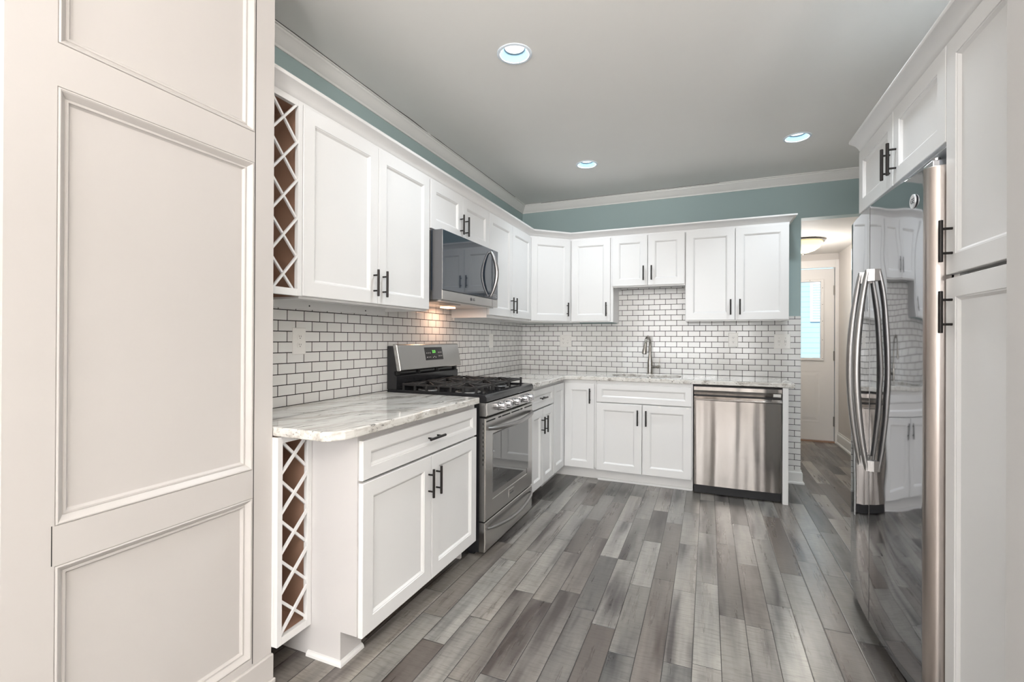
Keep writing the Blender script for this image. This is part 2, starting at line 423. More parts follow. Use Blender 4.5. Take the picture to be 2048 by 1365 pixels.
# crown moulding under the ceiling
cp = [(0, 101.8), (.25, 101.8), (.32, 102.25), (.6, 102.5), (1.15, 103.3), (1.45, 104.0), (1.75, 104.25), (1.8, 104.6), (2.1, 104.65), (2.1, 105), (0, 105)]
cr = struct(sweep(B(), [(0, -136.9), (0, 0), (RX, 0)], cp).build('trim_1', M['trim'], smooth=True))
def crack(pts, wd):
    b = B()
    for (x0, y0), (x1, y1), q in zip(pts, pts[1:], wd):
        d = V((x1-x0, y1-y0, 0)).normalized(); nn = V((d.y, -d.x, 0))*q
        b.hexa([(x0-nn.x, y0-nn.y, 104.9), (x1-nn.x, y1-nn.y, 104.9), (x1+nn.x, y1+nn.y, 104.9), (x0+nn.x, y0+nn.y, 104.9),
                (x0-nn.x, y0-nn.y, 105), (x1-nn.x, y1-nn.y, 105), (x1+nn.x, y1+nn.y, 105), (x0+nn.x, y0+nn.y, 105)])
    return b
ys = [-136+2.4*k for k in range(52)]
pl = [(2.14+random.uniform(-.03, .07)+(.12*math.sin((y+90)/3) if -95 < y < -70 else 0), y) for y in ys]
crack(pl, [(.07 if -96 < y < -68 else .035) for y in ys]).build('caulk_crack', M['paintcrack'], cr, label='dark open crack along the top of the moulding')
xs_ = [9+2.4*k for k in range(29)]
crack([(x, -2.14-random.uniform(-.03, .08)) for x in xs_], [.045]*40).build('caulk_crack', M['paintcrack'], cr, label='dark open crack along the top of the moulding')

# baseboards
bp = [(0, 0), (1.1, 0), (1.1, .5), (.8, .75), (.6, .8), (.6, 3.6), (.5, 3.9), (.3, 4.1), (.3, 4.6), (0, 4.6)]
struct(sweep(B(), [(95.2, 0), (101.7, 0), (101.7, 4.5)], bp).build('baseboard_back', M['trim']))
struct(sweep(B(), [(RX, 80), (RX, -70)], [(o, z*1.2) for o, z in bp]).build('baseboard_hall', M['trim']))

# panelled wall in the foreground left
PX = 15.5
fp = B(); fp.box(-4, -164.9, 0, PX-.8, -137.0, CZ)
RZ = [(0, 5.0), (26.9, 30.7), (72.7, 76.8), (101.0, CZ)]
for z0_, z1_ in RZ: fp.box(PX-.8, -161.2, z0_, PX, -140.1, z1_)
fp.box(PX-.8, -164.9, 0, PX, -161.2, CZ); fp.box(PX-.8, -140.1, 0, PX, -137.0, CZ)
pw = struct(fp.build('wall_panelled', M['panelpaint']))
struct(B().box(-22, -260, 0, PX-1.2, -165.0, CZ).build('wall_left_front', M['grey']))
FL = Fr((PX, 0, 0), (0, 1, 0), (1, 0, 0))
def wallmould(z0, z1, name='panel_moulding'):
    b = B(FL); y0, y1 = -161.2, -140.1
    pr = [(0, -.8), (0, -.02), (.05, -.12), (.10, .03), (.22, .06), (.34, -.02), (.80, -.52), (.86, -.46), (1.05, -.46), (1.12, -.62), (1.25, -.78), (1.3, -.8)]
    L = [[(y0+i, h, z0+i), (y1-i, h, z0+i), (y1-i, h, z1-i), (y0+i, h, z1-i)] for i, h in pr]
    b.loops(L, False, False)
    b.build(name, M['panelpaint'], pw)
wallmould(76.8, 101.0); wallmould(30.7, 72.7); wallmould(5.0, 26.9)
b = B(FL); b.box(-140.05, .0, 4.2, -139.95, .02, CZ-.5); b.box(-161.45, 0, 27.0, -161.38, .02, 30.8)
b.build('joint_line', M['dark'], pw)
b = B(FL); b.box(-164.9, 0, 0, -137.0, .55, 4.0); b.box(-164.9, .55, 0, -137.0, 1.0, .7)
b.build('baseboard', M['panelpaint'], pw, bevel=.15)

# ------------------------------------------------------------------ cabinet parts
def door_mesh(b, a0, a1, c0, c1, d0, stile=2.35, t=.78):
    pr = [(0, d0), (0, d0+t-.07), (.07, d0+t), (stile, d0+t), (stile+.06, d0+t-.10), (stile+.20, d0+t-.13), (stile+.26, d0+t-.20), (stile+.50, d0+t-.42)]
    return b.rings(a0, c0, a1, c1, pr)
HLEN = 5.15
def handle(fr, parent, a, c, face, vertical=True, label=None):
    b = B(fr); off = face+1.15; r = .24; h = HLEN/2; q = 1.5
    if vertical:
        b.tube([(a, off, c-h), (a, off, c-h+.04), (a, off, c+h-.04), (a, off, c+h)], [r*.8, r, r, r*.8], 14)
        for s in (-q, q): b.tube([(a, face-.02, c+s), (a, off, c+s)], .16, 10)
    else:
        b.tube([(a-h, off, c), (a-h+.04, off, c), (a+h-.04, off, c), (a+h, off, c)], [r*.8, r, r, r*.8], 14)
        for s in (-q, q): b.tube([(a+s, face-.02, c), (a+s, off, c)], .16, 10)
    return b.build('handle', M['black'], parent, smooth=True, label=label or 'black bar handle')
def cabinet(name, label, cat, fr, w, c0, c1, depth, fronts, toe=0., top=True, group=None, frame=1.5, a_lo=0., toe_d=3.0, nailer=False, sidemat=None, T=.7, deep=0.):
    """fronts: (kind, a0, a1, c0, c1, handle) with handle (a, c, vertical)"""
    root = thing(name, label, cat, fr(w/2, depth/2, c0), group)
    b = B(fr); z0 = c0+toe
    if toe:
        for a in (a_lo, w-T):
            P = [(0.35, c0), (depth-toe_d, c0), (depth-toe_d, z0+.4), (depth-.75, z0+.4), (depth-.75, c1), (0.35, c1)]
            b.loops([[(a, q, z) for q, z in P], [(a+T, q, z) for q, z in P]])
        if not deep: b.box(a_lo+T, depth-toe_d-.6, c0, w-T, depth-toe_d, z0+.3)
        else:
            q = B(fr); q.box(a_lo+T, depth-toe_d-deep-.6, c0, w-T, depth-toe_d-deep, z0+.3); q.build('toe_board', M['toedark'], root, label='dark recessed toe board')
            b.box(a_lo+T, depth-toe_d-.6, c0, a_lo+4.6, depth-toe_d, z0)
        b.box(a_lo+T, .35, z0, w-T, depth-.75, z0+.6)
    else:
        for a in (a_lo, w-T): b.box(a, .35, z0, a+T, depth-.75, c1)
        b.box(a_lo+T, .35, z0+.8, w-T, depth-.75, z0+1.4)
        if nailer: b.box(a_lo+T, .35, z0-.8, w-T, 1.0, z0+.8)
    b.box(a_lo+T, .35, z0+1.4 if not toe else z0+.6, w-T, .75, c1)
    if top: b.box(a_lo+T, .75, c1-.6, w-T, depth-.75, c1)
    # face frame
    zb = z0+(.4 if toe else 0)
    b.box(a_lo, depth-.75, zb, a_lo+frame, depth, c1); b.box(w-frame, depth-.75, zb, w, depth, c1)
    b.box(a_lo+frame, depth-.75, zb, w-frame, depth, zb+1.5); b.box(a_lo+frame, depth-.75, c1-1.5, w-frame, depth, c1)
    b.build('carcass', sidemat or M['cab'], root)
    b = B(fr); b.box(a_lo+frame, depth-.9, zb+1.5, w-frame, depth-.72, c1-1.5); b.build('interior_panel', M['cab'], root)
    for kind, a0, a1, d0, d1, hd in fronts:
        st = 2.35 if kind == 'door' else (1.75 if kind == 'drawer' else 1.6)
        o = door_mesh(B(fr), a0, a1, d0, d1, depth+.03, st).build('drawer' if kind == 'drawer' else 'door', M['cab'], root)
        if hd: handle(fr, o, hd[0], hd[1], depth+.78, hd[2])
    return root
LU = lambda y0: Fr((0, y0, 0), (0, 1, 0), (1, 0, 0))
BU = lambda x0: Fr((x0, 0, 0), (1, 0, 0), (0, -1, 0))
RU = lambda y0: Fr((RX, y0, 0), (0, -1, 0), (-1, 0, 0))
D = lambda y0: (lambda *ys: [y-y0 for y in ys])

# left uppers
y0 = -129.5
u1 = cabinet('wall_cabinet', 'tall white two-door wall cabinet between the upper wine rack and the microwave', 'cabinet', LU(y0), 37.1, 55.1, 86.2, 12.25,
        [('door', .1, 18.65, 55.5, 86.0, (17.35, 59.45, True)), ('door', 18.8, 37.0, 55.5, 86.0, (20.1, 59.45, True))], nailer=True)
for a in (13.1, 29.4):
    b = B(LU(-129.5)); b.tube([(a, .98, 55.0), (a, 1.06, 55.0)], .16, 10); b.build('screw', M['outletdark'], u1, label='dark screw head under the cabinet')
y0 = -92.3
cabinet('wall_cabinet', 'short white two-door wall cabinet directly above the microwave', 'cabinet', LU(y0), 32.0, 74.3, 86.2, 12.25,
        [('door', .3, 15.7, 74.6, 86.0, (14.4, 78.4, True)), ('door', 15.85, 31.9, 74.6, 86.0, (17.2, 78.4, True))])
y0 = -60.2
cabinet('wall_cabinet', 'white two-door wall cabinet between the microwave and the angled corner cabinet', 'cabinet', LU(y0), 36.0, 55.1, 86.2, 12.25,
        [('door', .15, 17.9, 55.9, 86.0, (16.6, 59.75, True)), ('door', 18.05, 35.7, 55.9, 86.0, (19.4, 59.75, True))], nailer=True)
# diagonal corner cabinet
dg = thing('corner_wall_cabinet', 'white angled corner wall cabinet with a single door, right where the two walls meet', 'cabinet', (10, -10, 55.1))
P0 = V((12.25, -24.1, 0)); P1 = V((24.3, -12.25, 0)); dd = (P1-P0); dl = dd.length; du = dd.normalized(); dn = V((du.y, -du.x, 0))
b = B(); b.prism([(.35, -.35), (.35, -24.1), (12.25, -24.1), (24.3, -12.25), (24.3, -.35)], 55.1, 86.2); b.build('carcass', M['cab'], dg)
fd = Fr(P0, du, dn)
o = door_mesh(B(fd), .35, dl-.35, 55.5, 86.0, .02).build('door', M['cab'], dg); handle(fd, o, dl-1.7, 59.9, .78)
# back uppers
cabinet('wall_cabinet', 'white single-door wall cabinet to the right of the angled corner cabinet', 'cabinet', BU(24.4), 16.2, 55.1, 86.2, 12.25,
        [('door', .65, 15.2, 55.5, 86.0, (13.9, 59.8, True))])
cabinet('wall_cabinet', 'short white two-door wall cabinet above the sink', 'cabinet', BU(40.7), 24.6, 67.7, 86.2, 12.25,
        [('door', -.3, 12.05, 68.1, 86.0, (10.75, 72.4, True)), ('door', 12.2, 24.4, 68.1, 86.0, (13.5, 72.4, True))])
cabinet('wall_cabinet', 'large white two-door wall cabinet at the right end above the dishwasher', 'cabinet', BU(65.4), 31.1, 55.1, 86.2, 12.25,
        [('door', .15, 15.4, 55.5, 86.0, (14.1, 59.7, True)), ('door', 15.55, 31.0, 55.5, 86.0, (16.9, 59.7, True))])
# crown on the cabinets
kp = [(0, 85.9), (.10, 85.9), (.12, 86.7), (.3, 86.8), (.5, 87.2), (1.0, 87.8), (1.6, 88.15), (1.95, 88.3), (2.05, 88.5), (2.05, 88.8), (0, 88.8)]
o = sweep(B(), [(12.3, -136.8), (12.3, -24.15), (24.35, -12.3), (96.5, -12.3), (96.5, 0)], kp)
tag(o.build('cabinet_crown', M['cab'], smooth=True), 'white crown moulding running along the tops of the left and back wall cabinets', 'moulding')

# wine racks
def rack(name, label, x0, face, y0, y1, z0, z1, n, rows0, period, inner, cat='wine rack', slw=.62):
    root = thing(name, label, cat, ((x0+face)/2, (y0+y1)/2, z0))
    b = B(LU(y0)); w = y1-y0; fw = .85
    b.box(0, face-.75, z0, fw, face, z1); b.box(w-fw, face-.75, z0, w, face, z1); b.box(fw, face-.75, z0, w-fw, face, z0+1.1); b.box(fw, face-.75, z1-.9, w-fw, face, z1)
    b.build('frame', M['cab'], root, bevel=.04)
    b = B(LU(y0)); b.box(.0, x0, z0, .25, face-.75, z1); b.box(w-.02, x0, z0, w, face-.75, z1); b.build('side_skin', M['cab'], root)
    b = B(LU(y0)); b.box(.25, x0, z0, .6, face-.75, z1); b.box(w-.45, x0, z0, w-.02, face-.75, z1); b.box(.6, x0, z0+.6, w-.45, face-.75, z0+1.1); b.box(.6, x0, z1-.9, w-.45, face-.75, z1-.4); b.box(.6, x0, z0+1.1, w-.45, x0+.4, z1-.9)
    b.build('box', M['brownwood'], root, label='brown wooden inside of the rack')
    a0, a1 = fw, w-fw; za, zb = z0+1.1, z1-.9
    for layer, sgn in ((0, 1), (1, -1)):
        dfront = face-.02-(.0 if (layer == 0) else .36)
        for k in range(-1, n+1):
            c = rows0+period*k; h = period*inner/2
            p0 = (a0, c-h*sgn); p1 = (a1, c+h*sgn)
            d = V((p1[0]-p0[0], p1[1]-p0[1])).normalized(); q = V((-d.y, d.x))*slw/2
            pts = [(p0[0], p0[1]-abs(q.y)-.05), (p1[0], p1[1]-abs(q.y)-.05), (p1[0], p1[1]+abs(q.y)+.05), (p0[0], p0[1]+abs(q.y)+.05)]
            # clip against opening
            def clip(poly, zc, keep):
                out = []
                for i in range(len(poly)):
                    A, Bq = poly[i], poly[(i+1) % len(poly)]; ia = keep(A[1], zc); ib = keep(Bq[1], zc)
                    if ia: out.append(A)
                    if ia != ib: tt = (zc-A[1])/(Bq[1]-A[1]); out.append((A[0]+(Bq[0]-A[0])*tt, zc))
                return out
            pts = clip(pts, za, lambda z, c_: z >= c_)
            if len(pts) >= 3: pts = clip(pts, zb, lambda z, c_: z <= c_)
            if len(pts) < 3: continue
            s = B(LU(y0)); s.loops([[(a, dfront-.34, z) for a, z in pts], [(a, dfront, z) for a, z in pts]])
            s.build('slat', M['cab'], root)
    return root
rack('wine_rack', 'narrow upper white lattice wine rack at the left end of the wall cabinets', .4, 13.05, -136.2, -129.55, 55.4, 86.2, 5, 58.75, 6.02, .98)
rack('wine_rack', 'narrow lower white lattice wine rack under the end of the counter', .4, 16.6, -137.0, -130.75, 4.75, 34.55, 5, 8.7, 5.75, .80)

# ------------------------------------------------------------------ base cabinets
y0 = -130.7
ba = cabinet('base_cabinet', 'white base cabinet with one wide drawer over two doors, left of the range', 'cabinet', LU(y0), 37.4, 0, 34.6, 25.3,
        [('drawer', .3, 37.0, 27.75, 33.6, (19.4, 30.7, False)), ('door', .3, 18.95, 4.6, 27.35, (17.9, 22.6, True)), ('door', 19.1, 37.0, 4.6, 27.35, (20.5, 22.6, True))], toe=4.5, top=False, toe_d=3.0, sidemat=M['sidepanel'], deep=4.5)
b = sweep(B(), [(16, -130.7), (22.35, -130.7), (22.35, -126.1)], [(0, 0), (.55, 0), (.5, .35), (.25, .62), (0, .7)])
b.build('shoe_moulding', M['cab'], ba)
y0 = -59.4
bb = cabinet('base_cabinet', 'white base cabinet with a drawer over two narrow doors, right of the range', 'cabinet', LU(y0), 21.8, 0, 34.6, 25.3,
        [('drawer', .2, 21.5, 27.95, 33.6, (9.4, 30.9, False)), ('door', .2, 10.6, 4.2, 27.5, (9.3, 22.6, True)), ('door', 10.75, 21.5, 4.2, 27.5, (12.3, 22.6, True))], toe=4.5, top=False, toe_d=3.0, deep=3.0)
# corner base with a folding pair of doors
cc = thing('corner_base_cabinet', 'white L-shaped corner base cabinet with two narrow doors meeting in the corner', 'cabinet', (14, -14, 0))
b = B(); b.prism([(.35, -.35), (.35, -37.5), (25.3, -37.5), (25.3, -24.7), (37.3, -24.7), (37.3, -.35)], 4.4, 34.6)
b.prism([(.35, -.35), (.35, -37.5), (22.3, -37.5), (22.3, -21.7), (37.3, -21.7), (37.3, -.35)], 0, 4.4)
b.build('carcass', M['cab'], cc)
o = door_mesh(B(LU(-37.5)), .15, 11.9, 4.2, 33.6, 25.33).build('door', M['cab'], cc)
o = door_mesh(B(BU(26.2)), 0, 10.5, 4.2, 33.6, 24.73).build('door', M['cab'], cc); handle(BU(26.2), o, 9.1, 29.3, 25.5)
# sink base
sk = cabinet('sink_base_cabinet', 'white sink base cabinet with a false drawer front above two doors', 'cabinet', BU(37.4), 30.9, 0, 34.6, 24.7,
        [('drawer', .1, 30.5, 27.4, 33.6, None), ('door', .1, 15.2, 4.1, 27.1, (13.9, 22.8, True)), ('door', 15.35, 30.5, 4.1, 27.1, (16.6, 22.8, True))], toe=4.5, top=False, toe_d=2.2)
for a in (20.4, 29.0): b = B(BU(37.4)); b.box(a, 25.52, 26.55, a+.75, 25.62, 27.1); b.build('door_bumper', M['white'], sk, label='small clear bumper on the door edge')
b = B(BU(24)); b.box(13.5, 22.52, 0, 44.1, 23.0, .7); b.build('shoe_moulding', M['cab'], sk)
# end panel right of the dishwasher
tag(B().box(93.15, -25.6, 0, 94.65, -.35, 34.6).build('end_panel', M['cab'], bevel=.05), 'white vertical end panel standing right of the dishwasher', 'panel')

# ------------------------------------------------------------------ counters
def slab(outer, hole, z0, z1, name, label):
    b = B(); loops = [outer]+([hole] if hole else [])
    tris = tessellate_polygon([[V((x, y, 0)) for x, y in lp] for lp in loops])
    flat = [p for lp in loops for p in lp]
    top = [b.pt(x, y, z1) for x, y in flat]; bot = [b.pt(x, y, z0) for x, y in flat]
    for t in tris: b.face([top[i] for i in t]); b.face([bot[i] for i in reversed(t)])
    k = 0
    for lp in loops:
        n = len(lp)
        for j in range(n): b.face((bot[k+j], bot[k+(j+1) % n], top[k+(j+1) % n], top[k+j]))
        k += n
    o = b.build(name, M['granite'], bevel=.22, seg=3)
    return tag(o, label, 'countertop')
slab([(.35, -136.8), (24.2, -136.8), (25.6, -136.2), (26.6, -134.6), (26.9, -133.2), (26.9, -93.8), (.35, -93.8)], None, 34.65, 36, 'countertop', 'white granite countertop piece with a clipped corner, left of the range')
def rrect(x0, y0, x1, y1, r, n=6):
    P = []
    for (cx, cy, a0) in ((x1-r, y1-r, 0), (x0+r, y1-r, 90), (x0+r, y0+r, 180), (x1-r, y0+r, 270)):
        for k in range(n+1): a = math.radians(a0+90*k/n); P.append((cx+r*math.cos(a), cy+r*math.sin(a)))
    return P
SX0, SX1, SY0, SY1 = 41.0, 64.0, -21.0, -5.6
slab([(.35, -.35), (.35, -59.9), (26.9, -59.9), (26.9, -27.3), (28.4, -25.7), (96.3, -25.7), (96.3, -.35)], rrect(SX0, SY0, SX1, SY1, 4.0)[::-1], 34.65, 36, 'countertop', 'L-shaped white granite countertop with the sink, running round the corner')
# sink
sn = thing('sink', 'undermount stainless steel sink set in the granite countertop', 'sink', (52.5, -13, 27))
L = []
for (ins, z) in ((-.8, 34.62), (-.1, 34.62), (0, 33), (.2, 29), (.6, 27.6), (1.6, 27.0)):
    L.append([(x, y, z) for x, y in rrect(SX0+ins, SY0+ins, SX1-ins, SY1-ins, max(1.5, 4.0-ins))])
b = B(); b.loops(L, False, True); o = b.build('basin', M['steelsink'], sn, smooth=True, recalc=False)
b = B(); b.lathe(52.5, -12, [(1.7, 27.08), (1.6, 27.2), (.9, 27.1), (.01, 27.1)], 20); b.build('drain', M['chrome'], sn, smooth=True)

# faucet
fx, fy = 52.7, -3.1
fa = thing('kitchen_faucet', 'brushed nickel pull-down faucet with a high arched spout behind the sink', 'faucet', (fx, fy, 36))
b = B(); b.lathe(fx, fy, [(1.2, 36), (1.2, 36.25), (1.0, 36.4), (.98, 39.6), (.92, 40.6), (.66, 42.2), (.54, 43.0), (.52, 43.2)], 24, True, True); b.build('body', M['brass'], fa, smooth=True)
arc = [(fx, fy, 43.0), (fx, fy, 46.8)]
for k in range(1, 13):
    a = math.pi*k/12*.94; arc.append((fx-.9*(1-math.cos(a))/2, fy-2.9*(1-math.cos(a)), 46.8+3.0*math.sin(a)))
b = B(); b.tube(arc, .50, 14); b.build('spout', M['brass'], fa, smooth=True)
p = V(arc[-1]); b = B(); b.tube([p, p+V((-.1, -.1, -.9)), p+V((-.35, -.35, -2.6)), p+V((-.45, -.45, -3.7))], [.52, .60, .86, .90], 16); hd = b.build('spray_head', M['brass'], fa, smooth=True)
q = p+V((-.45, -.45, -3.72)); b = B(); b.tube([q, q+V((-.02, -.02, -.12))], .76, 16); b.build('nozzle', M['blackmatte'], hd)
b = B(); b.tube([(fx+.7, fy-.3, 38.6), (fx+2.6, fy-.9, 38.6), (fx+2.7, fy-.92, 38.6), (fx+3.7, fy-1.2, 38.7)], [.48, .48, .58, .58], 16); b.tube([(fx+3.3, fy-1.1, 39.0), (fx+3.55, fy-1.1, 42.0)], .14, 10); b.build('lever', M['brass'], fa, smooth=True)

# ------------------------------------------------------------------ outlets and switches
def duplex(b, a, c, d):
    for s in (-.78, .78):
        pts = [(a+.66*math.cos(t)*1., c+s+max(-.52, min(.52, .66*math.sin(t)))) for t in [2*math.pi*k/20 for k in range(20)]]
        b.cur = 0; b.loops([[(x, d, z) for x, z in pts], [(x, d+.06, z) for x, z in pts]])
        b.cur = 1
        b.box(a-.27, d+.055, c+s-.02, a-.20, d+.075, c+s+.3); b.box(a+.18, d+.055, c+s-.02, a+.25, d+.075, c+s+.28); b.box(a-.08, d+.055, c+s-.33, a+.08, d+.075, c+s-.17)
        b.cur = 0
def plate(name, label, cat, fr, a0, c0, a1, c1, devices, group=None):
    root = thing(name, label, cat, fr((a0+a1)/2, .3, c0), group)
    b = B(fr); b.rings(a0, c0, a1, c1, [(0, .3), (0, .42), (.12, .52)]); b.build('cover_plate', M['white'], root)
    cm = (c0+c1)/2
    for kind, a in devices:
        b = B(fr)
        if kind == 'duplex': duplex(b, a, cm, .52); b.build('receptacle', [M['white'], M['outletdark']], root)
        elif kind == 'gfci':
            b.rings(a-.66, cm-1.32, a+.66, cm+1.32, [(0, .5), (0, .58), (.05, .6)]); b.cur = 1
            b.box(a-.27, .6, cm-.85, a-.2, .62, cm-.5); b.box(a+.18, .6, cm-.85, a+.25, .62, cm-.5); b.box(a-.08, .6, cm-1.15, a+.08, .62, cm-1.0); b.box(a-.3, .6, cm+.1, a+.3, .62, cm+.14)
            b.build('receptacle', [M['white'], M['outletdark']], root)
        elif kind == 'toggle':
            b.box(a-.2, .5, cm-.48, a+.2, .56, cm+.48); b.hexa([(a-.13, .54, cm-.15), (a+.13, .54, cm-.15), (a+.13, .54, cm+.2), (a-.13, .54, cm+.2), (a-.11, 1.0, cm+.1), (a+.11, 1.0, cm+.1), (a+.11, 1.0, cm+.35), (a-.11, 1.0, cm+.35)])
            b.cur = 1
            for s in (-1.2, 1.2): b.tube([(a, .51, cm+s), (a, .55, cm+s)], .09, 8)
            for s in (-.24, .20): b.box(a+s, .52, cm-.5, a+s+.04, .57, cm+.5)
            b.build('toggle', [M['white'], M['outletdark']], root)
        elif kind == 'rocker':
            b.rings(a-.66, cm-1.32, a+.66, cm+1.32, [(0, .5), (0, .58), (.05, .66)]); b.build('rocker', M['white'], root)
    return root
plate('wall_outlet', 'white double wall outlet on the left tiles near the wine rack', 'outlet', LU(0), -119.8, 45.6, -116.7, 50.7, [('duplex', -118.2)])
plate('wall_switch', 'white rocker switch plate on the left tiles right of the range', 'switch', LU(0), -33.2, 45.6, -30.0, 50.7, [('rocker', -31.6)])
plate('wall_outlet', 'white wide four-socket outlet plate on the back tiles left of the sink', 'outlet', BU(0), 16.8, 45.6, 21.7, 50.6, [('duplex', 18.3), ('gfci', 20.15)])
plate('wall_outlet', 'white narrow double outlet on the back tiles above the dishwasher', 'outlet', BU(0), 79.4, 46.3, 82.5, 51.3, [('duplex', 80.95)])
plate('wall_switch', 'white two-toggle switch plate at the right end of the back tiles', 'switch', BU(0), 93.7, 45.8, 98.6, 50.8, [('toggle', 95.2), ('toggle', 97.1)])

# ------------------------------------------------------------------ microwave
mw = thing('microwave', 'over-the-range microwave with dark glass door and curved steel handle', 'microwave', (8, -76, 57.8))
MY0, MY1 = -91.6, -60.5; fm = LU(MY0); W = MY1-MY0
b = B(fm); b.box(0, .35, 57.9, W, 12.6, 74.2); b.box(.05, 12.6, 58.0, W-.05, 12.9, 74.1); b.build('body', mat('dark_grey_case', (.07, .07, .07), .4), mw)
b = B(fm); b.box(-.04, 13.3, 57.95, .3, 15.85, 74.15); b.build('side_trim', M['sidegrey'], mw, label='grey metal side edge')
b = B(fm); b.rings(.0, 60.15, 27.3, 74.2, [(0, 12.9), (0, 15.9), (.08, 16.0)]); dr = b.build('door', M['mwglass'], mw, label='dark glossy glass door')
b = B(fm); b.rings(27.4, 60.15, W, 74.2, [(0, 12.9), (0, 15.9), (.08, 16.0)]); ctl = b.build('control_panel', M['mwglass'], mw)
b = B(fm)
for i in range(3):
    for j in range(2): b.box(28.2+i*.9, 15.99, 60.8+j*.6, 28.6+i*.9, 16.01, 60.95+j*.6)
b.build('key_marks', M['graymark'], ctl)
b = B(fm); b.rings(0, 57.9, 27.3, 60.1, [(0, 12.9), (0, 15.9), (.1, 16.0)]); b.rings(27.4, 57.9, W, 60.1, [(0, 12.9), (0, 15.9), (.1, 16.0)]); sp = b.build('lower_strip', M['steel'], mw, label='brushed steel strip along the bottom')
text('LG', 'logo', M['mark'], sp, fm, 15.9, 16.02, 59.0, 1.0)
b = B(fm); b.tube([(14.4, 16.0, 59.0), (14.4, 16.05, 59.0)], .42, 20); b.build('logo_disc', M['mark'], sp)
hp = []
for k in range(17):
    t = k/16; hp.append((25.6+.0*t, 16.3+1.9*math.sin(math.pi*t)**.85, 60.7+12.6*t))
b = B(fm); b.tube(hp, [.30+.25*math.sin(math.pi*k/16) for k in range(17)], 14, flat=1.1); b.tube([(25.6, 15.9, 61.0), (25.6, 16.5, 61.0)], .3, 10); b.tube([(25.6, 15.9, 73.0), (25.6, 16.5, 73.0)], .3, 10)
b.build('handle', M['handlesteel'], dr, smooth=True, label='curved polished steel handle')
b = B(fm); b.box(1, 1.2, 57.6, W-1, 15, 57.88)
for k in range(14): b.box(2+k*.9, 8, 57.5, 2.5+k*.9, 13, 57.62)
b.build('underside_grille', M['steel'], mw)
b = B(fm); b.box(19.5, 3.6, 57.35, 23.5, 6.2, 57.6); b.build('task_light', M['bulbwarm'], mw, label='warm glowing task light')
tl = area_light('task_lamp', (4.9, -70.1, 57.3), (3.5, -70.1, 40), 3.5, 2, .75, (1.0, .62, .42))

# ------------------------------------------------------------------ range
rg = thing('gas_range', 'freestanding stainless steel gas range with black cast iron grates', 'range', (14, -76.4, 0))
RY0, RY1 = -91.5, -61.3; fr = LU(RY0); W = RY1-RY0
b = B(fr); b.box(.1, .5, 1.0, W-.1, 25.6, 35.2)
for a in (1, W-2.5):
    for d in (2, 22.5): b.box(a, d, 0, a+1.5, d+1.5, 1.0)
b.build('body', M['blackmatte'], rg)
# cooktop
b = B(fr)
P = [(.6, 35.2), (27.0, 34.5), (27.5, 34.7), (27.5, 35.7), (27.1, 36.2), (25.4, 36.35), (24.9, 36.0), (3.4, 36.0), (3.2, 36.35), (.6, 36.35)]
b.loops([[(0, d, z) for d, z in P], [(W, d, z) for d, z in P]])
b.box(0, 3.3, 35.9, .8, 25.5, 36.35); b.box(W-.8, 3.3, 35.9, W, 25.5, 36.35)
b.build('cooktop', M['blackgloss'], rg, bevel=.12)
